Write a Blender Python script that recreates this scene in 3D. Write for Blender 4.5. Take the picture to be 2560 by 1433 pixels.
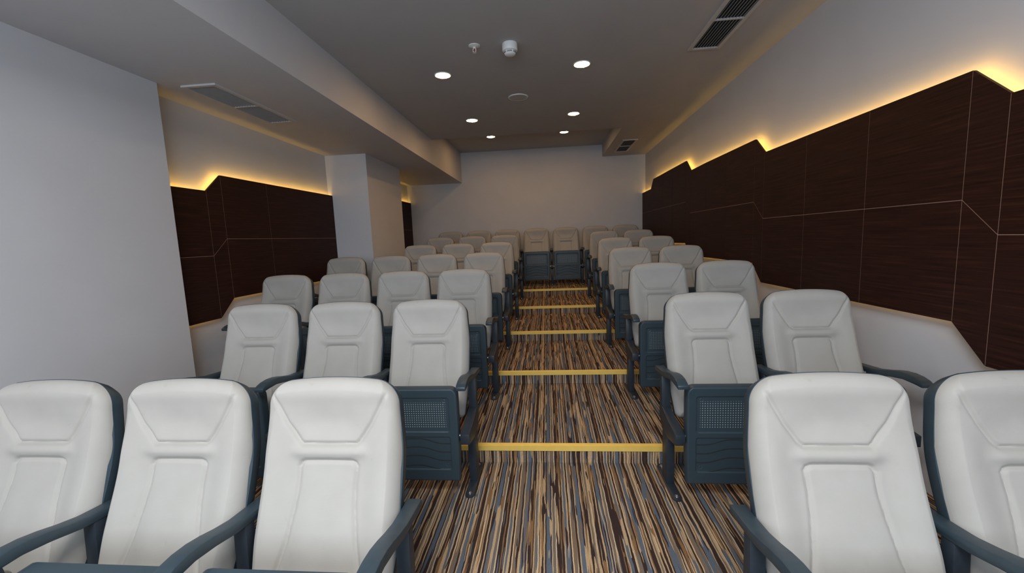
import bpy, bmesh, math, random
from mathutils import Vector, Matrix
random.seed(4)
for o in list(bpy.data.objects): bpy.data.objects.remove(o)
SC = bpy.context.scene
COL = SC.collection

# ---------------------------------------------------------------- camera
YAW, PITCH, ROLL, FPX = -0.0903, -0.1166, -0.0400, 1024.2
fw = Vector((math.sin(YAW)*math.cos(PITCH), math.cos(YAW)*math.cos(PITCH), math.sin(PITCH)))
r0 = Vector((math.cos(YAW), -math.sin(YAW), 0)); u0 = r0.cross(fw)
rt = math.cos(ROLL)*r0 + math.sin(ROLL)*u0
up = -math.sin(ROLL)*r0 + math.cos(ROLL)*u0
cd = bpy.data.cameras.new('camera'); cam = bpy.data.objects.new('camera', cd); COL.objects.link(cam)
cam.matrix_world = Matrix(((rt.x, up.x, -fw.x, 0), (rt.y, up.y, -fw.y, 0), (rt.z, up.z, -fw.z, 0), (0, 0, 0, 1)))
cd.sensor_width = 36; cd.lens = FPX/2560*36; cd.clip_start = 0.02
SC.camera = cam

# ---------------------------------------------------------------- world, daylight, exposure
w = bpy.data.worlds.new('world'); SC.world = w; w.use_nodes = True
w.node_tree.nodes['Background'].inputs[0].default_value = (0.62, 0.78, 1.0, 1)
w.node_tree.nodes['Background'].inputs[1].default_value = 1.0
def area(name, loc, rot, sx, sy, power, color, spread=math.pi):
    ld = bpy.data.lights.new(name, 'AREA'); ld.shape = 'RECTANGLE'; ld.size = sx; ld.size_y = sy
    ld.energy = power; ld.color = color; ld.spread = spread
    o = bpy.data.objects.new(name, ld); o.location = loc; o.rotation_euler = rot; COL.objects.link(o); return o
# daylight entering through the window wall behind the camera
area('daylight', (-0.35, -1.66, 0.42), (math.radians(90), 0, 0), 3.4, 1.5, 82, (0.74, 0.86, 1.0))
# cool white ceiling panel over the front of the room, above and behind the camera
area('front_ceiling_panel', (-0.35, -0.5, 1.505), (0, 0, 0), 1.2, 1.2, 100, (0.95, 0.97, 1.0))
vs = SC.view_settings
vs.view_transform = 'Standard'; vs.look = 'None'; vs.gamma = 1; vs.exposure = 0.0; vs.use_curve_mapping = False

# ---------------------------------------------------------------- materials
def newmat(name):
    m = bpy.data.materials.new(name); m.use_nodes = True
    nt = m.node_tree; b = nt.nodes['Principled BSDF']
    return m, nt, b
def N(nt, t, **kw):
    n = nt.nodes.new(t)
    for k, v in kw.items(): setattr(n, k, v)
    return n
def ramp(nt, stops, interp='LINEAR'):
    n = nt.nodes.new('ShaderNodeValToRGB'); cr = n.color_ramp; cr.interpolation = interp
    while len(cr.elements) < len(stops): cr.elements.new(0.5)
    for e, (p, c) in zip(cr.elements, stops): e.position = p; e.color = (*c, 1)
    return n
def noisy(name, c1, c2, scale, rough, bump=0.0, bscale=400, bdist=0.001, metal=0, spec=0.5):
    m, nt, b = newmat(name); L = nt.links
    tc = N(nt, 'ShaderNodeTexCoord'); no = N(nt, 'ShaderNodeTexNoise'); no.inputs['Scale'].default_value = scale
    no.inputs['Detail'].default_value = 4
    L.new(tc.outputs['Object'], no.inputs['Vector'])
    rp = ramp(nt, [(0.3, c1), (0.7, c2)]); L.new(no.outputs['Fac'], rp.inputs[0]); L.new(rp.outputs[0], b.inputs['Base Color'])
    b.inputs['Roughness'].default_value = rough; b.inputs['Metallic'].default_value = metal
    b.inputs['Specular IOR Level'].default_value = spec
    if bump:
        n2 = N(nt, 'ShaderNodeTexNoise'); n2.inputs['Scale'].default_value = bscale
        L.new(tc.outputs['Object'], n2.inputs['Vector'])
        bp = N(nt, 'ShaderNodeBump'); bp.inputs['Strength'].default_value = bump; bp.inputs['Distance'].default_value = bdist
        L.new(n2.outputs['Fac'], bp.inputs['Height']); L.new(bp.outputs[0], b.inputs['Normal'])
    return m
def emis(name, col, strength):
    m, nt, b = newmat(name)
    b.inputs['Base Color'].default_value = (0.8, 0.8, 0.8, 1)
    b.inputs['Emission Color'].default_value = (*col, 1); b.inputs['Emission Strength'].default_value = strength
    return m
M = {}
M['wall'] = noisy('white_wall_paint', (0.565, 0.56, 0.57), (0.59, 0.585, 0.595), 3, 0.75, 0.08, 120, 0.001, spec=0.25)
M['frontwall'] = noisy('grey_wall_paint', (0.20, 0.20, 0.21), (0.23, 0.23, 0.24), 3, 0.8)
M['ceil'] = noisy('ceiling_paint', (0.46, 0.458, 0.46), (0.485, 0.482, 0.484), 3, 0.85, 0.05, 120, 0.001, spec=0.2)
M['plastic'] = noisy('slate_blue_plastic', (0.027, 0.044, 0.056), (0.032, 0.051, 0.064), 30, 0.42, 0.15, 900, 0.0006)
M['metal'] = noisy('charcoal_powder_coat', (0.017, 0.024, 0.032), (0.022, 0.030, 0.040), 60, 0.45, 0.12, 1500, 0.0004)
M['chrome'] = noisy('bright_steel', (0.6, 0.62, 0.65), (0.7, 0.72, 0.74), 40, 0.22, metal=1)
M['gold'] = noisy('gold_anodised_aluminium', (0.88, 0.60, 0.13), (0.92, 0.64, 0.16), 30, 0.42, metal=0.2)
M['white'] = noisy('white_plastic', (0.78, 0.78, 0.75), (0.82, 0.82, 0.79), 20, 0.4)
M['grille'] = noisy('grey_grille_metal', (0.42, 0.43, 0.43), (0.47, 0.48, 0.48), 20, 0.45)
M['ventframe'] = noisy('vent_frame_paint', (0.52, 0.51, 0.50), (0.56, 0.55, 0.54), 20, 0.5)
M['dark'] = noisy('dark_void', (0.012, 0.014, 0.014), (0.02, 0.022, 0.022), 20, 0.9)
M['red'] = noisy('red_glass_bulb', (0.45, 0.02, 0.03), (0.5, 0.03, 0.04), 20, 0.15)
M['core'] = noisy('pale_board_core', (0.34, 0.20, 0.15), (0.38, 0.23, 0.17), 30, 0.7)
M['led'] = emis('warm_led', (1.0, 0.57, 0.09), 56)
M['lamp'] = emis('downlight_lens', (1.0, 0.58, 0.24), 112)

def mat_fabric():
    m, nt, b = newmat('light_grey_upholstery'); L = nt.links
    tc = N(nt, 'ShaderNodeTexCoord')
    no = N(nt, 'ShaderNodeTexNoise'); no.inputs['Scale'].default_value = 9; no.inputs['Detail'].default_value = 5
    L.new(tc.outputs['Object'], no.inputs['Vector'])
    rp = ramp(nt, [(0.25, (0.385, 0.36, 0.32)), (0.75, (0.42, 0.394, 0.352))]); L.new(no.outputs['Fac'], rp.inputs[0])
    # fine weave
    mp = N(nt, 'ShaderNodeMapping'); mp.inputs['Scale'].default_value = (1, 1, 1); L.new(tc.outputs['Object'], mp.inputs['Vector'])
    w1 = N(nt, 'ShaderNodeTexWave'); w1.bands_direction = 'X'; w1.inputs['Scale'].default_value = 260; w1.inputs['Distortion'].default_value = 1.5
    w2 = N(nt, 'ShaderNodeTexWave'); w2.bands_direction = 'Z'; w2.inputs['Scale'].default_value = 260; w2.inputs['Distortion'].default_value = 1.5
    for x in (w1, w2): L.new(mp.outputs[0], x.inputs['Vector'])
    mul = N(nt, 'ShaderNodeMath', operation='ADD'); L.new(w1.outputs['Fac'], mul.inputs[0]); L.new(w2.outputs['Fac'], mul.inputs[1])
    # a few faint smudges of wear
    n3 = N(nt, 'ShaderNodeTexNoise'); n3.inputs['Scale'].default_value = 22; n3.inputs['Detail'].default_value = 2
    L.new(tc.outputs['Object'], n3.inputs['Vector'])
    r3 = ramp(nt, [(0.0, (0.80, 0.78, 0.76)), (0.30, (1, 1, 1))]); L.new(n3.outputs['Fac'], r3.inputs[0])
    mx = N(nt, 'ShaderNodeMixRGB', blend_type='MULTIPLY'); mx.inputs[0].default_value = 1
    L.new(rp.outputs[0], mx.inputs[1]); L.new(r3.outputs[0], mx.inputs[2]); L.new(mx.outputs[0], b.inputs['Base Color'])
    bp = N(nt, 'ShaderNodeBump'); bp.inputs['Strength'].default_value = 0.18; bp.inputs['Distance'].default_value = 0.0006
    L.new(mul.outputs[0], bp.inputs['Height']); L.new(bp.outputs[0], b.inputs['Normal'])
    b.inputs['Roughness'].default_value = 0.72; b.inputs['Specular IOR Level'].default_value = 0.3
    b.inputs['Sheen Weight'].default_value = 0.15
    return m
M['fabric'] = mat_fabric()

def mat_carpet():
    m, nt, b = newmat('striped_carpet'); L = nt.links
    tc = N(nt, 'ShaderNodeTexCoord'); sp = N(nt, 'ShaderNodeSeparateXYZ'); L.new(tc.outputs['Object'], sp.inputs[0])
    yy = N(nt, 'ShaderNodeMath', operation='ADD'); L.new(sp.outputs['Y'], yy.inputs[0]); L.new(sp.outputs['Z'], yy.inputs[1])
    # wobble of the stripe edges
    cw = N(nt, 'ShaderNodeCombineXYZ'); L.new(sp.outputs['X'], cw.inputs[0]); yh = N(nt, 'ShaderNodeMath', operation='MULTIPLY'); yh.inputs[1].default_value = 0.45; L.new(yy.outputs[0], yh.inputs[0]); L.new(yh.outputs[0], cw.inputs[1])
    wn = N(nt, 'ShaderNodeTexNoise'); wn.inputs['Scale'].default_value = 26; wn.inputs['Detail'].default_value = 3
    L.new(cw.outputs[0], wn.inputs['Vector'])
    ws = N(nt, 'ShaderNodeMath', operation='MULTIPLY_ADD'); ws.inputs[1].default_value = 0.009; L.new(wn.outputs['Fac'], ws.inputs[0]); L.new(sp.outputs['X'], ws.inputs[2])
    def stripes(fx, fy, off, det=0):
        c = N(nt, 'ShaderNodeCombineXYZ')
        a = N(nt, 'ShaderNodeMath', operation='MULTIPLY_ADD'); a.inputs[1].default_value = fx; a.inputs[2].default_value = off; L.new(ws.outputs[0], a.inputs[0])
        d = N(nt, 'ShaderNodeMath', operation='MULTIPLY'); d.inputs[1].default_value = fy; L.new(yy.outputs[0], d.inputs[0])
        L.new(a.outputs[0], c.inputs[0]); L.new(d.outputs[0], c.inputs[1]); c.inputs[2].default_value = off
        n = N(nt, 'ShaderNodeTexNoise'); n.inputs['Scale'].default_value = 1; n.inputs['Detail'].default_value = det
        L.new(c.outputs[0], n.inputs['Vector']); return n
    C_ = {'c': (0.66, 0.49, 0.31), 't': (0.54, 0.36, 0.195), 'r': (0.27, 0.145, 0.065), 'd': (0.050, 0.031, 0.026), 's': (0.125, 0.145, 0.172), 'p': (0.20, 0.155, 0.118), 'n': (0.034, 0.036, 0.058)}
    seq = 'c5 r4 t6 d12 t6 d6 s19 n5 t5 p13 c5 d18 r5 d10 t7 s11 t7 d9 c5 r4 p15 d8 t6 s20 n6 t6 r5 d19 t5 p9 t6'.split()
    tot = sum(int(q[1:]) for q in seq); acc = 0; st = []
    for q in seq: st.append((acc/tot, C_[q[0]])); acc += int(q[1:])
    fr = N(nt, 'ShaderNodeMath', operation='MULTIPLY'); fr.inputs[1].default_value = 1000.0/tot; L.new(ws.outputs[0], fr.inputs[0])
    f2 = N(nt, 'ShaderNodeMath', operation='ADD'); f2.inputs[1].default_value = 50.3; L.new(fr.outputs[0], f2.inputs[0])
    f3 = N(nt, 'ShaderNodeMath', operation='FRACT'); L.new(f2.outputs[0], f3.inputs[0])
    r1 = ramp(nt, st, 'CONSTANT'); L.new(f3.outputs[0], r1.inputs[0])
    last = r1.outputs[0]
    for fx, fy, off, lo, col in ((75, 3.2, 17.7, 0.69, 'd'), (60, 2.4, 31.7, 0.71, 's'), (85, 3.0, 57.7, 0.68, 't'), (95, 4.0, 77.7, 0.70, 'r')):
        q = stripes(fx, fy, off); k = ramp(nt, [(0.0, (0, 0, 0)), (lo, (1, 1, 1))], 'CONSTANT'); L.new(q.outputs['Fac'], k.inputs[0])
        mxx = N(nt, 'ShaderNodeMixRGB'); mxx.inputs[2].default_value = (*C_[col], 1); L.new(k.outputs[0], mxx.inputs[0]); L.new(last, mxx.inputs[1]); last = mxx.outputs[0]
    # pile speckle
    pn = N(nt, 'ShaderNodeTexNoise'); pn.inputs['Scale'].default_value = 330; pn.inputs['Detail'].default_value = 2; L.new(tc.outputs['Object'], pn.inputs['Vector'])
    pr = ramp(nt, [(0.3, (0.62, 0.62, 0.62)), (0.7, (1.2, 1.2, 1.2))]); L.new(pn.outputs['Fac'], pr.inputs[0])
    mm = N(nt, 'ShaderNodeMixRGB', blend_type='MULTIPLY'); mm.inputs[0].default_value = 0.8; L.new(last, mm.inputs[1]); L.new(pr.outputs[0], mm.inputs[2])
    L.new(mm.outputs[0], b.inputs['Base Color'])
    bp = N(nt, 'ShaderNodeBump'); bp.inputs['Strength'].default_value = 0.6; bp.inputs['Distance'].default_value = 0.003
    L.new(pn.outputs['Fac'], bp.inputs['Height']); L.new(bp.outputs[0], b.inputs['Normal'])
    b.inputs['Roughness'].default_value = 0.95; b.inputs['Specular IOR Level'].default_value = 0.1
    return m
M['carpet'] = mat_carpet()

def mat_wood():
    m, nt, b = newmat('dark_wenge_veneer'); L = nt.links
    tc = N(nt, 'ShaderNodeTexCoord'); mp = N(nt, 'ShaderNodeMapping'); mp.inputs['Scale'].default_value = (1, 1.2, 45)
    L.new(tc.outputs['Object'], mp.inputs['Vector'])
    n = N(nt, 'ShaderNodeTexNoise'); n.inputs['Scale'].default_value = 2.2; n.inputs['Detail'].default_value = 6; n.inputs['Roughness'].default_value = 0.65
    L.new(mp.outputs[0], n.inputs['Vector'])
    rp = ramp(nt, [(0.3, (0.014, 0.0052, 0.0036)), (0.55, (0.031, 0.0102, 0.0066)), (0.75, (0.056, 0.0185, 0.0115))]); L.new(n.outputs['Fac'], rp.inputs[0])
    L.new(rp.outputs[0], b.inputs['Base Color']); b.inputs['Roughness'].default_value = 0.5; b.inputs['Specular IOR Level'].default_value = 0.12
    bp = N(nt, 'ShaderNodeBump'); bp.inputs['Strength'].default_value = 0.1; bp.inputs['Distance'].default_value = 0.0005
    L.new(n.outputs['Fac'], bp.inputs['Height']); L.new(bp.outputs[0], b.inputs['Normal'])
    return m
M['wood'] = mat_wood()

def mat_pan():
    # slate plastic with a field of small pale perforations (local x,z on the front face)
    m, nt, b = newmat('perforated_slate_plastic'); L = nt.links
    tc = N(nt, 'ShaderNodeTexCoord'); sp = N(nt, 'ShaderNodeSeparateXYZ'); L.new(tc.outputs['Object'], sp.inputs[0])
    P = 0.0124
    def mth(op, a, bb=None, c=None):
        n = N(nt, 'ShaderNodeMath', operation=op)
        for i, v in enumerate((a, bb, c)):
            if v is None: continue
            if isinstance(v, (int, float)): n.inputs[i].default_value = v
            else: L.new(v, n.inputs[i])
        return n.outputs[0]
    def cell(o):
        f = mth('FRACT', mth('ADD', mth('DIVIDE', o, P), 100.5)); return mth('MULTIPLY', mth('SUBTRACT', f, 0.5), P)
    cx, cz = cell(sp.outputs['X']), cell(sp.outputs['Z'])
    d = mth('SQRT', mth('ADD', mth('MULTIPLY', cx, cx), mth('MULTIPLY', cz, cz)))
    hole = mth('LESS_THAN', d, 0.0023)
    inx = mth('LESS_THAN', mth('ABSOLUTE', sp.outputs['X']), 0.173)
    inz = mth('MULTIPLY', mth('LESS_THAN', sp.outputs['Z'], 0.545), mth('GREATER_THAN', sp.outputs['Z'], 0.405))
    iny = mth('LESS_THAN', sp.outputs['Y'], -0.40)
    k = mth('MULTIPLY', mth('MULTIPLY', hole, inx), mth('MULTIPLY', inz, iny))
    mx = N(nt, 'ShaderNodeMixRGB'); L.new(k, mx.inputs[0])
    mx.inputs[1].default_value = (0.030, 0.049, 0.062, 1); mx.inputs[2].default_value = (0.38, 0.43, 0.42, 1)
    L.new(mx.outputs[0], b.inputs['Base Color']); b.inputs['Roughness'].default_value = 0.45
    n2 = N(nt, 'ShaderNodeTexNoise'); n2.inputs['Scale'].default_value = 900; L.new(tc.outputs['Object'], n2.inputs['Vector'])
    bp = N(nt, 'ShaderNodeBump'); bp.inputs['Strength'].default_value = 0.12; bp.inputs['Distance'].default_value = 0.0006
    L.new(n2.outputs['Fac'], bp.inputs['Height']); L.new(bp.outputs[0], b.inputs['Normal'])
    return m
M['pan'] = mat_pan()

# ---------------------------------------------------------------- mesh helpers
def link(name, verts, faces, mat, parent=None, smooth=False, loc=None):
    me = bpy.data.meshes.new(name); me.from_pydata([tuple(v) for v in verts], [], faces); me.materials.append(mat)
    bm = bmesh.new(); bm.from_mesh(me); bmesh.ops.recalc_face_normals(bm, faces=bm.faces); bm.to_mesh(me); bm.free()
    me.update()
    if smooth:
        for p in me.polygons: p.use_smooth = True
    o = bpy.data.objects.new(name, me); COL.objects.link(o)
    if parent: o.parent = parent
    if loc: o.location = loc
    return o
def link_bm(name, bm, mat, parent=None, smooth_angle=None):
    bmesh.ops.recalc_face_normals(bm, faces=bm.faces)
    me = bpy.data.meshes.new(name); bm.to_mesh(me); bm.free(); me.materials.append(mat)
    if smooth_angle is not None:
        for p in me.polygons: p.use_smooth = True
        me.set_sharp_from_angle(angle=math.radians(smooth_angle))
    o = bpy.data.objects.new(name, me); COL.objects.link(o)
    if parent: o.parent = parent
    return o
def box_bm(bm, x0, x1, y0, y1, z0, z1, bev=0, seg=2):
    vs_ = [bm.verts.new(p) for p in [(x0,y0,z0),(x1,y0,z0),(x1,y1,z0),(x0,y1,z0),(x0,y0,z1),(x1,y0,z1),(x1,y1,z1),(x0,y1,z1)]]
    fs = [bm.faces.new([vs_[i] for i in f]) for f in [(0,3,2,1),(4,5,6,7),(0,1,5,4),(1,2,6,5),(2,3,7,6),(3,0,4,7)]]
    if bev:
        es = set(e for f in fs for e in f.edges)
        bmesh.ops.bevel(bm, geom=list(es), offset=bev, segments=seg, profile=0.5, affect='EDGES')
def prism_bm(bm, pts, a0, a1, axis='x', bev=0, seg=2):
    # polygon pts in the two remaining axes, extruded along axis from a0 to a1
    def P(a, p):
        return {'x': (a, p[0], p[1]), 'y': (p[0], a, p[1]), 'z': (p[0], p[1], a)}[axis]
    A = [bm.verts.new(P(a0, p)) for p in pts]; B = [bm.verts.new(P(a1, p)) for p in pts]
    n = len(pts); fs = [bm.faces.new(A), bm.faces.new(B[::-1])]
    for i in range(n): fs.append(bm.faces.new((A[i], A[(i+1) % n], B[(i+1) % n], B[i])))
    if bev:
        bmesh.ops.recalc_face_normals(bm, faces=fs)
        es = set(e for f in fs for e in f.edges)
        bmesh.ops.bevel(bm, geom=list(es), offset=bev, segments=seg, profile=0.5, affect='EDGES')
def lathe_bm(bm, prof, c=(0, 0, 0), n=32, axis='z'):
    rings = []
    for r, h in prof:
        ring = []
        for i in range(n):
            a = 2*math.pi*i/n; p = (r*math.cos(a), r*math.sin(a), h)
            if axis == 'x': p = (p[2], p[0], p[1])
            if axis == 'y': p = (p[0], p[2], p[1])
            ring.append(bm.verts.new((c[0]+p[0], c[1]+p[1], c[2]+p[2])))
        rings.append(ring)
    for a, b in zip(rings, rings[1:]):
        for i in range(n): bm.faces.new((a[i], a[(i+1) % n], b[(i+1) % n], b[i]))
    bm.faces.new(rings[0]); bm.faces.new(rings[-1][::-1])
def box(name, x0, x1, y0, y1, z0, z1, mat, parent=None, bev=0):
    bm = bmesh.new(); box_bm(bm, x0, x1, y0, y1, z0, z1, bev); return link_bm(name, bm, mat, parent, 40 if bev else None)
def struct(o): o['kind'] = 'structure'; return o
def tag(o, label, cat, group=None):
    o['label'] = label; o['category'] = cat
    if group: o['group'] = group
    return o
def thing(name, loc, label, cat, group=None):
    o = bpy.data.objects.new(name, None); o.location = loc; o.empty_display_size = 0.1; COL.objects.link(o)
    return tag(o, label, cat, group)

# ---------------------------------------------------------------- room shell
BK, FR = 8.35, -1.6              # back and front wall planes
XR, XL = 1.93, -2.83             # right wall, left (recess) wall
XP, XP2, XB = -2.63, -2.285, -1.685   # front pier face, rear pier face, beam side
ZC, ZS, ZR = 1.515, 1.152, 1.741      # main ceiling, soffit, raised part
YR = 6.23                        # where the ceiling steps up
RISE, RUN, Y0, Z0 = 0.105, 1.11, 2.42, -1.397
def tread_z(r): return Z0 + RISE*(r-2)
def nose_y(r): return Y0 + RUN*(r-2)      # front edge above row r's tread (start of row r+1)
T = 0.15
# stepped floor, one solid profile in y/z
pts = [(FR-T, -1.9), (FR-T, tread_z(1))]
for r in range(1, 7):
    pts += [(nose_y(r), tread_z(r)), (nose_y(r), tread_z(r+1))]
pts += [(BK+T, tread_z(7)), (BK+T, -1.9)]
bm = bmesh.new(); prism_bm(bm, pts, XL-T, XR+T, 'x'); struct(link_bm('floor', bm, M['carpet']))
struct(box('wall_right', XR, XR+T, FR-T, BK+T, -1.9, ZR+T, M['wall']))
struct(box('wall_left', XL-T, XL, FR-T, BK+T, -1.9, ZS+0.02, M['wall']))
struct(box('wall_back', XL, XR, BK, BK+T, -1.9, ZR+T, M['wall']))
struct(box('wall_left_front_pier', XL, XP, FR, 2.73, -1.9, ZS, M['wall']))
struct(box('wall_left_rear_pier', XL, XP2, 5.22, 6.44, -1.9, ZS, M['wall']))
struct(box('ceiling_beam', XL-T, XB, FR, BK, ZS, ZR+T, M['wall']))
bm = bmesh.new(); box_bm(bm, XB, XR, FR, YR, ZC, ZR+T); struct(link_bm('ceiling', bm, M['ceil']))
struct(box('ceiling_right_soffit', 1.11, XR, YR, BK, ZC, ZR+T, M['ceil']))
struct(box('ceiling_raised_rear', XB, 1.11, YR, BK, ZR, ZR+T, M['ceil']))
# front wall with its wide window opening (behind the camera)
bm = bmesh.new()
WX0, WX1, WZ0, WZ1 = -2.1, 1.4, -0.36, 1.20
for b_ in [(XL, WX0, -1.9, ZR+T), (WX1, XR, -1.9, ZR+T), (WX0, WX1, -1.9, WZ0), (WX0, WX1, WZ1, ZR+T)]:
    box_bm(bm, b_[0], b_[1], FR-T, FR, b_[2], b_[3])
struct(link_bm('wall_front', bm, M['frontwall']))

# ---------------------------------------------------------------- gold nosings
for r, nm in zip(range(2, 7), ['nearest gold metal edging on the lowest carpeted step in view', 'gold metal step edging, second step up the aisle', 'gold metal step edging, third step up the aisle',
                              'gold metal step edging, fourth step up the aisle', 'gold metal step edging on the top step before the back row']):
    y, z = nose_y(r), tread_z(r+1)
    prof = [(y-0.008, z+0.004), (y+0.036, z+0.004), (y+0.036, z), (y, z), (y, z-0.026), (y-0.008, z-0.026)]
    x0 = XL if r in (3, ) else (XP if r == 2 else XL)
    x0 = {2: XP, 3: XL, 4: XL, 5: XP2, 6: XL}[r]
    bm = bmesh.new(); prism_bm(bm, prof, x0+0.001, XR-0.001, 'x')
    # tread grip ribs
    for k in range(4): box_bm(bm, x0+0.001, XR-0.001, y+0.001+k*0.009, y+0.004+k*0.009, z+0.004, z+0.0055)
    tag(link_bm('step_nosing', bm, M['gold']), nm, 'step edging', 'gold step edgings across the aisle')

# ---------------------------------------------------------------- seats
L_ = 0.712
def sm(a, b, x): t = max(0, min(1, (x-a)/(b-a))); return t*t*(3-2*t)
def halfw(v):
    # half width of the back at distance v below the crown
    w_ = 0.233 + 0.012*sm(0.05, 0.26, v) - 0.014*sm(0.50, 0.70, v)
    r = 0.075
    if v < r: w_ -= r - math.sqrt(max(0, r*r-(r-v)**2))
    rb = 0.03
    if v > L_-rb: q = v-(L_-rb); w_ -= rb - math.sqrt(max(0, rb*rb-q*q))
    return w_
def tilt(v): return math.radians(8 + 15*sm(0.12, 0.42, v))
_PATH = [(0.0, 0.0)]
for _i in range(900):
    _a = tilt(_i*0.001); _PATH.append((_PATH[-1][0]+0.001*math.sin(_a), _PATH[-1][1]+0.001*math.cos(_a)))
def spine(v, out):
    """point on the curved back at distance v below the crown, moved out towards the sitter"""
    a = tilt(v)
    if v < 0: py, pz = v*math.sin(a), v*math.cos(a)
    else:
        i = min(int(v*1000), 899); t = v*1000-i; py = _PATH[i][0]*(1-t)+_PATH[i+1][0]*t; pz = _PATH[i][1]*(1-t)+_PATH[i+1][1]*t
    return -py - out*math.cos(a), 1.04 - pz + out*math.sin(a)
def crown(x): return 0.016*(abs(x)/0.2)**2.2
def dseg(px, py, a, b):
    ax, ay = a; bx, by = b; t = ((px-ax)*(bx-ax)+(py-ay)*(by-ay))/((bx-ax)**2+(by-ay)**2); t = max(0, min(1, t))
    return math.hypot(px-ax-t*(bx-ax), py-ay-t*(by-ay))
HEAD = [(0.200, 0.055), (0.150, 0.150), (0.108, 0.212), (0.096, 0.222), (0.0, 0.223)]
RECT = [(0.0, 0.279), (0.080, 0.280), (0.094, 0.286), (0.101, 0.300), (0.099, 0.36), (0.104, 0.43), (0.118, 0.53), (0.142, 0.63), (0.165, 0.70)]
def relief(x, v):
    ax = abs(x); h = 0
    d = min(dseg(ax, v, HEAD[i], HEAD[i+1]) for i in range(len(HEAD)-1))
    fade = 0.6+0.4*sm(0.05, 0.20, v)
    h -= 0.0105*fade*math.exp(-(d/0.0072)**2)
    d = min(dseg(ax, v, RECT[i], RECT[i+1]) for i in range(len(RECT)-1))
    k = 1.0 if v < 0.30 else 0.75
    h -= 0.0095*k*math.exp(-(d/0.0070)**2)
    # soft swell just outside the grooves, hollow head rest, side bolsters
    h += 0.013*math.exp(-((v-0.250)/0.022)**2)*sm(0.16, 0.09, ax)
    h += 0.018*sm(0.11, 0.20, ax)*sm(0.08, 0.28, v)
    h -= 0.013*math.exp(-((v-0.15)/0.055)**2)*sm(0.17, 0.04, ax)
    h += 0.006*math.exp(-((v-0.05)/0.03)**2)
    h += 0.010*sm(0.30, 0.52, v)*sm(0.14, 0.05, ax)
    return h
NX, NV = 140, 190
def pad_mesh(off, sgn=-1):
    vs_, fs = [], []
    for j in range(NV+1):
        t = j/NV; v = L_*(0.5-0.5*math.cos(math.pi*t)) if False else L_*(t**1.25 if t < 0.5 else 1-(1-t)**1.05*(1-0.5**1.25)/(0.5**1.05))
        hw = max(halfw(v), 0.02)
        for i in range(NX+1):
            s = math.sin((i/NX-0.5)*math.pi*0.92)/math.sin(0.46*math.pi); x = s*hw
            vv = v + crown(x)*(1-v/L_)
            de = min(hw-abs(x), v*1.0, (L_-v))
            q = max(0, 1-de/0.038)
            th = 0.040*math.sqrt(max(0, 1-q*q)) + 0.002
            th += relief(x, vv)*min(1, de/0.035)
            yy, zz = spine(vv, th)
            vs_.append((x, yy, zz))
    for j in range(NV):
        for i in range(NX):
            a = j*(NX+1)+i; fs.append((a, a+1, a+NX+2, a+NX+1))
    # closed flat back
    ring = [i for i in range(NX+1)] + [(j+1)*(NX+1)-1 for j in range(1, NV+1)] + [NV*(NX+1)+i for i in range(NX-1, -1, -1)] + [j*(NX+1) for j in range(NV-1, 0, -1)]
    fs.append(tuple(ring[::-1]))
    return vs_, fs
def outline(grow, n=40):
    pts = []
    for j in range(n+1):
        v = L_*(j/n)**1.4; pts.append((halfw(v)+grow, v + crown(halfw(v))*(1-v/L_) - (grow if j == 0 else 0)))
    top = [(x, crown(x)-grow) for x in [halfw(0)*k/6 for k in range(-6, 7)]]
    left = [(-x, v) for x, v in pts[::-1]]
    return top[1:-1] + pts + left      # clockwise loop
def shell_mesh():
    # loops from the front rim to a rounded rear
    loops = [(0.002, 0.003), (0.003, -0.003), (0.0025, -0.026), (-0.004, -0.040), (-0.03, -0.048), (-0.08, -0.052)]
    vs_, fs = [], []; base = outline(0)
    cv = L_*0.48; n = len(base)
    for g, d in loops:
        for (x, v) in base:
            nx_, nv_ = x, (v-cv); l = math.hypot(nx_/0.25, nv_/0.36) or 1
            top_ = sm(-0.24, -0.33, nv_); g2 = g + d*0.62*top_*(1 if d < 0 else 0)
            px = x + g*(nx_/0.25)/l*1.0; pv = v + (g if top_ == 0 else g2)*(nv_/0.36)/l
            vs_.append((px, *spine(pv, d)))
    for k in range(len(loops)-1):
        for i in range(n):
            a = k*n+i; b = k*n+(i+1) % n; fs.append((a, b, b+n, a+n))
    fs.append(tuple(range((len(loops)-1)*n, len(loops)*n))); fs.append(tuple(range(n))[::-1])
    return vs_, fs
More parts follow.
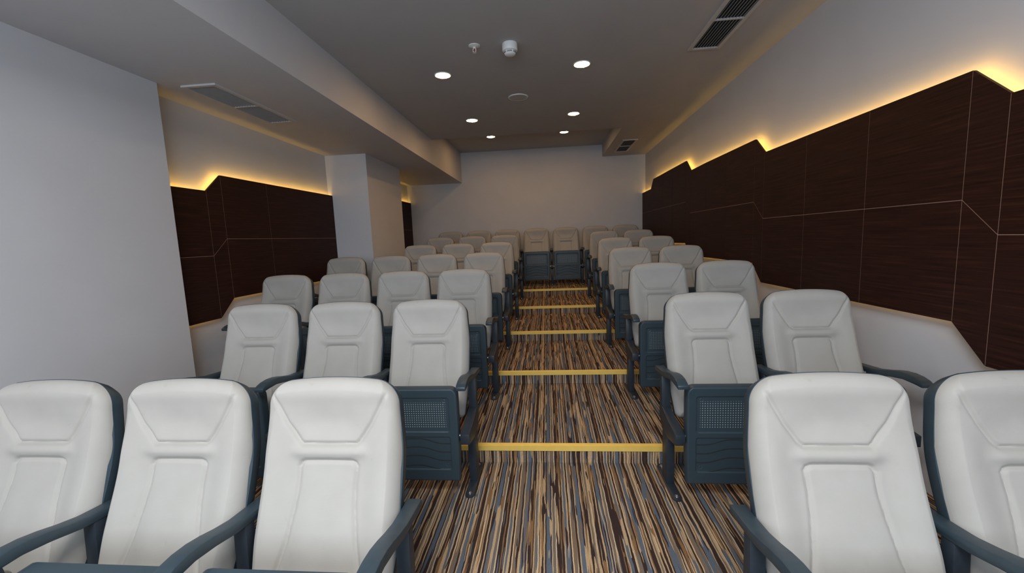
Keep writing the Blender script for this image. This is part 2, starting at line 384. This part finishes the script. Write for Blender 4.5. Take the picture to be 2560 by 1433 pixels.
# tip-up pan: front face height field
PW, PZ0, PZ1, PYF = 0.238, 0.100, 0.620, -0.425
def pan_h(x, z):
    ax = abs(x); top = PZ1-z; h = 0.0
    de = min(PW-ax, z-PZ0, PZ1-z); 
    def frame(t0, t1):
        # signed distance to a rounded rectangle |x|<0.191, t0<top<t1
        cx, cz = 0.191, (t1-t0)/2; dx = ax-cx+0.012; dz = abs(top-(t0+t1)/2)-cz+0.012
        return math.hypot(max(dx, 0), max(dz, 0))+min(max(dx, dz), 0)-0.012
    for (t0, t1) in ((0.050, 0.239), (0.268, 0.452)):
        d = frame(t0, t1)
        h += 0.004*sm(-0.002, 0.0015, -d)          # recessed field
    for (cx, ct) in ((0.170, 0.066), (0.170, 0.425)):
        d = abs(math.hypot(ax-cx, top-ct)-0.008); h += 0.0028*math.exp(-(d/0.0016)**2)
    return h
def pan_mesh():
    vs_, fs = [], []; nx, nz = 150, 170; R = 0.042
    for j in range(nz+1):
        z = PZ0+(PZ1-PZ0)*j/nz
        hw = PW - 0.006*sm(0.3, 0.1, z)
        tt = PZ1-z
        if tt < R: hw -= R-math.sqrt(max(0, R*R-(R-tt)**2))
        for i in range(nx+1):
            x = hw*(2*i/nx-1); de = min(hw-abs(x), z-PZ0, PZ1-z); rr = 0.010
            e = 0 if de > rr else rr-math.sqrt(max(0, rr*rr-(rr-de)**2))
            vs_.append((x, PYF + pan_h(x, z) + e, z))
    for j in range(nz):
        for i in range(nx):
            a = j*(nx+1)+i; fs.append((a, a+1, a+nx+2, a+nx+1))
    ring = [i for i in range(nx+1)] + [(j+1)*(nx+1)-1 for j in range(1, nz+1)] + [nz*(nx+1)+i for i in range(nx-1, -1, -1)] + [j*(nx+1) for j in range(nz-1, 0, -1)]
    n0 = len(vs_); n = len(ring)
    for k in ring: x, y, z = vs_[k]; vs_.append((x, PYF+0.050, z))
    for i in range(n): fs.append((ring[i], ring[(i+1) % n], n0+(i+1) % n, n0+i))
    fs.append(tuple(range(n0, n0+n)))
    return vs_, fs
def pan_grooves_and_shade():
    """thin dark strips: four wavy slots in the lower field, painted rim shadow atop each field"""
    out_ = []
    def ribbon(pts, w_=0.0048):
        bm = bmesh.new(); out_.append(bm); y = PYF+0.0032; prev = None
        for i, (x, t) in enumerate(pts):
            a = pts[max(i-1, 0)]; b_ = pts[min(i+1, len(pts)-1)]; dx, dz = b_[0]-a[0], -(b_[1]-a[1]); l = math.hypot(dx, dz); nx_, nz_ = -dz/l*w_/2, dx/l*w_/2
            cur = [bm.verts.new((x+nx_, y, PZ1-t+nz_)), bm.verts.new((x-nx_, y, PZ1-t-nz_)), bm.verts.new((x+nx_, y+0.003, PZ1-t+nz_)), bm.verts.new((x-nx_, y+0.003, PZ1-t-nz_))]
            if prev:
                for f in ((0, 1), (1, 3), (3, 2), (2, 0)): bm.faces.new((prev[f[0]], prev[f[1]], cur[f[1]], cur[f[0]]))
            prev = cur
    for k in range(4):
        lim = 0.189 if k < 3 else 0.128; base = 0.306+0.0482*k; a = 0.150 if k < 3 else 0.128; h = 0.028 if k < 3 else 0.020
        ribbon([(-lim+2*lim*i/48, base-h*sm(a, 0.02, abs(-lim+2*lim*i/48))) for i in range(49)])
    for t in (0.0502, 0.2682): ribbon([(-0.182+0.364*i/8, t) for i in range(9)], 0.0038)  # dark strip coloured in as the shadow below each field's top rim
    for sd in (-1, 1): ribbon([(sd*0.1908, 0.281+0.158*i/6) for i in range(7)], 0.0020)
    return out_
def arm_bm():
    # side profile of the armrest: centre line and half thickness
    top = [(-0.045, 0.615), (-0.12, 0.621), (-0.19, 0.628), (-0.25, 0.642), (-0.30, 0.657), (-0.345, 0.667), (-0.39, 0.671), (-0.43, 0.668), (-0.462, 0.660), (-0.484, 0.648)]
    bot = [(-0.482, 0.628), (-0.44, 0.632), (-0.37, 0.634), (-0.30, 0.622), (-0.22, 0.602), (-0.17, 0.596), (-0.10, 0.591), (-0.045, 0.588)]
    bm = bmesh.new(); prism_bm(bm, top+bot, -0.0262, 0.0262, 'x', 0.005, 2); return bm
def make_parts(side, root):
    """side = -1 / +1: one standard (armrest and leg) at that edge of a seat"""
    X = 0.275*side
    a = link_bm('armrest', arm_bm(), M['plastic'], root, 35); a.location.x = X
    bm = bmesh.new()
    prism_bm(bm, [(-0.190, 0.395), (-0.145, 0.395), (-0.140, 0.598), (-0.180, 0.598)], X-0.023, X+0.023, 'x', 0.003)
    prism_bm(bm, [(-0.140, 0.42), (-0.192, 0.42), (-0.30, 0.392), (-0.442, 0.374), (-0.442, 0.318), (-0.30, 0.290), (-0.19, 0.300), (-0.140, 0.36)], X-0.0248, X+0.0248, 'x', 0.003)
    box_bm(bm, X-0.022, X+0.022, -0.277, -0.195, 0.010, 0.34, 0.003)
    lg = link_bm('leg', bm, M['metal'], root, 35)
    # foot plate, rounded ends
    bm = bmesh.new(); out = []
    for cy, a0 in ((-0.397, math.pi), (-0.098, 0)):
        for k in range(9):
            a_ = a0+math.pi*k/8; out.append((X+0.026*math.cos(a_), cy+0.026*math.sin(a_)))
    prism_bm(bm, out, 0.0, 0.010, 'z', 0.002); link_bm('foot_plate', bm, M['metal'], lg, 35)
    for cy in (-0.392, -0.104):
        bm = bmesh.new(); lathe_bm(bm, [(0.013, 0.010), (0.013, 0.013), (0.0095, 0.0135), (0.009, 0.018), (0.005, 0.0215), (0.001, 0.022)], (X, cy, 0), 16)
        b_ = link_bm('bolt', bm, M['chrome'], lg, 30); b_['label'] = 'shiny steel floor bolt'
def tube_x(x0, x1, y, z, r): bm = bmesh.new(); lathe_bm(bm, [(r*0.8, x0), (r, x0+0.002), (r, x1-0.002), (r*0.8, x1)], (0, y, z), 20, 'x'); return bm
def make_seat(right_standard):
    root = bpy.data.objects.new('theater_seat', None); root.empty_display_size = 0.1; COL.objects.link(root)
    v, f = pad_mesh(0); bk = link('backrest', v, f, M['fabric'], root, True); bk.data.set_sharp_from_angle(angle=math.radians(50))
    v, f = shell_mesh(); s = link('back_shell', v, f, M['plastic'], bk, True); s.data.set_sharp_from_angle(angle=math.radians(45)); s['label'] = 'dark slate plastic shell'
    v, f = pan_mesh(); p = link('seat_pan', v, f, M['pan'], root, True); p.data.set_sharp_from_angle(angle=math.radians(50)); p['label'] = 'folded-up dark slate pan with perforated field and wavy grooves'
    
    for g_ in pan_grooves_and_shade(): link_bm('groove_and_edge_shade', g_, M['dark'], p)
    bm = bmesh.new(); box_bm(bm, -0.215, 0.215, PYF+0.050, PYF+0.090, 0.135, 0.565, 0.022, 4)
    c = link_bm('seat_cushion', bm, M['fabric'], p, 60)
    for sd in (-1, 1):
        bm = tube_x(0.236, 0.2485, -0.392, 0.345, 0.013) if sd > 0 else tube_x(-0.2485, -0.236, -0.392, 0.345, 0.013)
        h = link_bm('hinge_pin', bm, M['chrome'], p, 30); h['label'] = 'chrome pivot knob'
    make_parts(-1, root)
    if right_standard: make_parts(1, root)
    return root
def copy_tree(o, parent=None):
    c = o.copy(); COL.objects.link(c)
    if parent: c.parent = parent
    for ch in o.children: copy_tree(ch, c)
    return c
ROWY = [1.343, 2.473, 3.573, 4.697, 5.779, 6.89, 7.829]
XRS, XLS = 0.909, -0.738
DX = [(-0.025, -0.044), (-0.004, 0.006), (-0.008, 0.014), (-0.002, 0.005), (0.018, 0.017), (0.021, 0.016), (0, -0.015)]
LEFTN = {1: [-5, -4, -3], 2: [-5, -4, -3], 3: [-6, -5, -4, -3], 4: [-6, -5, -4, -3], 5: [-5, -4, -3], 6: [-5, -4, -3], 7: [-5, -4, -3, -2, -1, 0, 1]}
protoA, protoB = make_seat(False), make_seat(True)
used = {False: False, True: False}
ORD = ['nearest', 'second', 'third', 'fourth', 'fifth', 'sixth', 'back']
POS = ['aisle', 'second from the aisle', 'third from the aisle', 'outermost']
def place(x, r, end, label, group):
    src = protoB if end else protoA
    if not used[end]: used[end] = True; o = src
    else: o = copy_tree(src)
    o.location = (x, ROWY[r-1], tread_z(r)); tag(o, label, 'seat', group)
def poslabel(k, n):   # k = steps from the aisle
    if k == 0: return 'at the aisle'
    if k == n-1: return 'farthest from the aisle'
    return 'second from the aisle' if k == 1 else 'third from the aisle'
for r in range(1, 8):
    ns = LEFTN[r]
    if r < 7:
        g = 'folding seats in the %s row' % ORD[r-1]
        rw = '%s row' % ORD[r-1] + ('' if r == 1 else ' up')
        for n in ns:
            k = -3-n
            place(XLS+(n+3)*0.55+DX[r-1][0], r, n == ns[-1], 'light padded folding seat, left block, %s, %s' % (rw, poslabel(k, len(ns))), g)
        for n in (0, 1):
            place(XRS+n*0.55+DX[r-1][1], r, n == 1, 'light padded folding seat, right block, %s, %s' % (rw, 'at the aisle' if n == 0 else 'beside the wall'), g)
    else:
        lab = ['leftmost of the seven', 'second from the left', 'third from the left', 'fourth from the left, facing the aisle', 'fifth from the left, facing the aisle', 'second from the right', 'rightmost of the seven']
        for i, n in enumerate(ns):
            place(XRS+n*0.55+DX[6][1], 7, n == 1, 'brownish padded folding seat, back row against rear wall, ' + lab[i], 'folding seats in the back row')

# ---------------------------------------------------------------- wood wall panels with LED strips behind
GAP, TH = 0.042, 0.018
def panelling(xw, sgn, cols, label, name='wood_wall_panel'):
    """xw wall plane, sgn +1: the panel stands on the +x side of the wall. cols: (y0,y1, top0,top1, mid0,mid1, bot0,bot1)"""
    root = thing(name, (xw+sgn*(GAP+TH/2), cols[0][0], cols[0][6]), label, 'wall panel', 'backlit dark wood wall panels')
    O = Vector(root.location); g = 0.0016
    def pr(bm, pts, a, b):
        q = [(p[0]-O.y, p[1]-O.z) for p in pts]; prism_bm(bm, q, a-O.x, b-O.x, 'x')
    xb, xf = xw+sgn*GAP, xw+sgn*(GAP+TH)
    bmk = bmesh.new()
    for c in cols:
        y0, y1, t0, t1, m0, m1, b0, b1 = c
        pr(bmk, [(y0, b0+0.003), (y1, b1+0.003), (y1, t1-0.003), (y0, t0-0.003)], xb, xf-sgn*0.0012)
    link_bm('backing', bmk, M['core'], root)['label'] = 'pale core showing in the seams'
    for c in cols:
        y0, y1, t0, t1, m0, m1, b0, b1 = c
        def lerp(a0, a1, y): return a0+(a1-a0)*(y-y0)/(y1-y0)
        ya, yb = y0+g, y1-g
        gz = g if abs(m1-m0) < 0.01 else g*1.4
        for (lo0, lo1, hi0, hi1, s0, s1) in ((b0, b1, m0, m1, 0, -gz), (m0, m1, t0, t1, gz, 0)):
            bm = bmesh.new()
            pr(bm, [(ya, lerp(lo0, lo1, ya)+s0), (yb, lerp(lo0, lo1, yb)+s0), (yb, lerp(hi0, hi1, yb)+s1), (ya, lerp(hi0, hi1, ya)+s1)], xb+sgn*0.004, xf)
            link_bm('board', bm, M['wood'], root)
    # LED strips run just inside the upper and lower edges, on the rear of the board
    def strip(pa, pb, off, bm, lo=False):
        (ya, za), (yb, zb) = pa, pb
        d = Vector((yb-ya, zb-za)); l = d.length
        if l < 0.02: return
        d /= l; nrm = Vector((-d.y, d.x))*off      # off<0: below
        h = 0.004
        q = [(ya, za), (yb, zb)]
        P = [(ya+nrm.x, za+nrm.y), (yb+nrm.x, zb+nrm.y), (yb+nrm.x*0.93, zb+nrm.y*0.93), (ya+nrm.x*0.93, za+nrm.y*0.93)]
        if lo: pr(bm, P, xw+sgn*0.006, xw+sgn*0.014)
        else: pr(bm, P, xb-sgn*0.001, xb-sgn*0.005)
    bt, bb = bmesh.new(), bmesh.new()
    for c in cols:
        y0, y1, t0, t1, m0, m1, b0, b1 = c
        strip((y0+0.002, t0), (y1-0.002, t1), -0.023, bt)
        strip((y0+0.002, b0), (y1-0.002, b1), 0.012, bb, True)
    a = link_bm('led_strip', bt, M['led'], root); a['label'] = 'glowing warm strip along the top edge'
    a = link_bm('led_strip', bb, M['led_low'], root); a['label'] = 'glowing warm strip along the bottom edge'
    return root
M['led_low'] = emis('warm_led_low', (1.0, 0.56, 0.09), 6)
def seg(ys, tops, mids, bots):
    return [(ys[i], ys[i+1], tops[i], tops[i+1], mids[i], mids[i+1], bots[i], bots[i+1]) for i in range(len(ys)-1)]
ys   = [0.02, 0.185, 0.75, 1.32, 1.890, 2.052, 2.630, 3.208, 3.785, 3.952, 4.548, 5.09, 5.620, 5.805, 6.40, 6.95, 7.51, 7.682, BK-0.004]
tops = [0.35, 0.500, 0.50, 0.50, 0.500, 0.648, 0.648, 0.648, 0.646, 0.790, 0.790, 0.79, 0.782, 0.934, 0.934, 0.934, 0.934, 0.780, 0.778]
mids = [-0.22, -0.065, -0.065, -0.065, -0.065, 0.091, 0.090, 0.088, 0.086, 0.240, 0.240, 0.24, 0.240, 0.395, 0.395, 0.395, 0.395, 0.39, 0.39]
bots = [-0.785, -0.630, -0.63, -0.63, -0.630, -0.467, -0.470, -0.471, -0.473, -0.311, -0.313, -0.315, -0.317, -0.158, -0.16, -0.16, -0.16, -0.16, -0.16]
panelling(XR, -1, seg(ys, tops, mids, bots), 'long stepped dark wood panel with glowing edges along the right wall')
ys = [2.734, 3.195, 3.360, 3.94, 5.216]
panelling(XL, 1, seg(ys, [0.487, 0.487, 0.635, 0.637, 0.645], [-0.046, -0.046, 0.096, 0.096, 0.096], [-0.572, -0.572, -0.424, -0.424, -0.422]),
          'dark wood panel with one step, in the left recess between the two white piers')
panelling(XL, 1, seg([6.444, 7.1, 7.75, BK-0.004], [0.80]*4, [0.25]*4, [-0.12]*4), 'narrow dark wood panel in the far left corner behind the rear pier')

# ---------------------------------------------------------------- ceiling fittings
def downlight(x, y, z, label):
    t = thing('ceiling_downlight', (x, y, z), label, 'ceiling light', 'round warm ceiling downlights')
    bm = bmesh.new(); n = 40
    prof = [(0.066, 0.0), (0.078, 0.0), (0.0775, -0.004), (0.070, -0.006), (0.0655, -0.003)]
    rings = [[bm.verts.new((r*math.cos(2*math.pi*i/n), r*math.sin(2*math.pi*i/n), h)) for i in range(n)] for r, h in prof]
    for k in range(len(prof)):
        a, b = rings[k], rings[(k+1) % len(prof)]
        for i in range(n): bm.faces.new((a[i], a[(i+1) % n], b[(i+1) % n], b[i]))
    link_bm('trim_ring', bm, M['white'], t, 40)
    bm = bmesh.new(); lathe_bm(bm, [(0.0655, -0.0005), (0.0655, -0.003), (0.05, -0.0038), (0.001, -0.004)], (0, 0, 0), n)
    link_bm('lamp_lens', bm, M['lamp'], t, 40)['label'] = 'glowing warm white disc'
for x, y, z, l in [(-0.913, 3.90, ZC, 'glowing round downlight, nearest on the left side of the ceiling'), (0.350, 3.89, ZC, 'glowing round downlight, nearest on the right side of the ceiling'),
                   (-0.913, 5.372, ZC, 'glowing round downlight, middle of the three on the left'), (0.370, 5.372, ZC, 'glowing round downlight, middle of the three on the right'),
                   (-0.912, 7.20, ZR, 'glowing round downlight on the raised rear ceiling, left one'), (0.330, 7.187, ZR, 'glowing round downlight on the raised rear ceiling, right one')]:
    downlight(x, y, z, l)
# round speaker
t = thing('ceiling_speaker', (-0.270, 4.63, ZC), 'flat round grey-white speaker grille in the ceiling between the downlights', 'ceiling speaker')
bm = bmesh.new(); lathe_bm(bm, [(0.108, 0), (0.106, -0.006), (0.098, -0.009), (0.096, -0.006), (0.001, -0.006)], (0, 0, 0), 48); link_bm('rim', bm, M['white'], t, 40)
bm = bmesh.new(); lathe_bm(bm, [(0.094, -0.006), (0.093, -0.0085), (0.06, -0.010), (0.001, -0.011)], (0, 0, 0), 48); link_bm('grille', bm, M['grille'], t, 40)
# smoke detector
t = thing('smoke_detector', (-0.250, 3.40, ZC), 'white round smoke detector with dark slots, hanging from the ceiling', 'smoke detector')
bm = bmesh.new(); lathe_bm(bm, [(0.058, 0), (0.060, -0.004), (0.060, -0.050), (0.056, -0.056), (0.048, -0.058)], (0, 0, 0), 40); link_bm('base', bm, M['white'], t, 40)
bm = bmesh.new(); lathe_bm(bm, [(0.047, -0.058), (0.046, -0.072), (0.040, -0.082), (0.026, -0.088), (0.001, -0.090)], (0, 0, 0), 40); link_bm('dome', bm, M['white'], t, 50)
bm = bmesh.new()
for zc in (-0.063, -0.070):
    for k in range(6):
        a0 = k*math.pi/3+0.12; a1 = a0+math.pi/3-0.24; n = 8; P = []
        for i in range(n+1):
            a = a0+(a1-a0)*i/n; P.append((math.cos(a), math.sin(a)))
        for i in range(n):
            vv = [bm.verts.new((q[0]*r, q[1]*r, z)) for q, r, z in ((P[i], 0.0478, zc), (P[i+1], 0.0478, zc), (P[i+1], 0.0478, zc-0.0028), (P[i], 0.0478, zc-0.0028), (P[i], 0.044, zc), (P[i+1], 0.044, zc), (P[i+1], 0.044, zc-0.0028), (P[i], 0.044, zc-0.0028))]
            for f in [(0,1,2,3),(4,7,6,5),(0,4,5,1),(3,2,6,7)]: bm.faces.new([vv[j] for j in f])
link_bm('slot', bm, M['dark'], t)['label'] = 'dark air slots'
# sprinkler
t = thing('fire_sprinkler', (-0.528, 3.385, ZC), 'small white ceiling sprinkler with red bulb beside the smoke detector', 'sprinkler')
bm = bmesh.new(); lathe_bm(bm, [(0.046, 0), (0.045, -0.004), (0.030, -0.010), (0.014, -0.012)], (0, 0, 0), 36); link_bm('escutcheon', bm, M['white'], t, 40)
bm = bmesh.new(); lathe_bm(bm, [(0.011, -0.010), (0.011, -0.020), (0.008, -0.022)], (0, 0, 0), 16)
for s_ in (-1, 1): prism_bm(bm, [(s_*0.009, -0.020), (s_*0.014, -0.028), (s_*0.013, -0.042), (s_*0.006, -0.050), (s_*0.004, -0.046), (s_*0.009, -0.040), (s_*0.010, -0.030), (s_*0.006, -0.021)], -0.003, 0.003, 'y')
link_bm('frame', bm, M['white'], t, 40)
bm = bmesh.new(); lathe_bm(bm, [(0.001, -0.021), (0.0035, -0.024), (0.0035, -0.042), (0.001, -0.046)], (0, 0, 0), 12); link_bm('bulb', bm, M['red'], t, 40)['label'] = 'red glass bulb'
bm = bmesh.new(); lathe_bm(bm, [(0.004, -0.046), (0.015, -0.0495), (0.016, -0.051), (0.002, -0.0515)], (0, 0, 0), 20); link_bm('deflector', bm, M['white'], t, 40)
# air vents
def vent(x0, x1, y0, y1, z, label):
    t = thing('air_vent', ((x0+x1)/2, (y0+y1)/2, z), label, 'air vent', 'slatted ceiling air vents')
    hx, hy = (x1-x0)/2, (y1-y0)/2; fr = 0.028
    box('duct_back', -hx+fr-0.002, hx-fr+0.002, -hy+fr-0.002, hy-fr+0.002, -0.0012, 0.0, M['dark'], t)
    bm = bmesh.new()
    for (a, b_, c, d) in ((-hx, hx, -hy, -hy+fr), (-hx, hx, hy-fr, hy), (-hx, -hx+fr, -hy+fr, hy-fr), (hx-fr, hx, -hy+fr, hy-fr), (-hx+fr, hx-fr, -0.008, 0.008)):
        box_bm(bm, a, b_, c, d, -0.012, 0.0)
    link_bm('frame', bm, M['ventframe'], t)
    n = 9; wx = 2*(hx-fr)
    for k in range(n):
        xc = -hx+fr+wx*(k+0.5)/n
        bm = bmesh.new()
        prism_bm(bm, [(xc-0.0030, -0.0105), (xc-0.0010, -0.0110), (xc+0.0030, -0.002), (xc+0.0010, -0.002)], -hy+fr, hy-fr, 'y')
        link_bm('slat', bm, M['grille'], t)
vent(1.218, 1.476, 2.80, 3.765, ZC, 'long slatted air vent in the main ceiling, nearest the upper right')
vent(1.262, 1.505, 7.00, 7.93, ZC, 'small looking slatted air vent at the far right end of the ceiling')
vent(-2.522, -2.262, 2.80, 3.735, ZS, 'long slatted air vent under the low left ceiling above the recess')
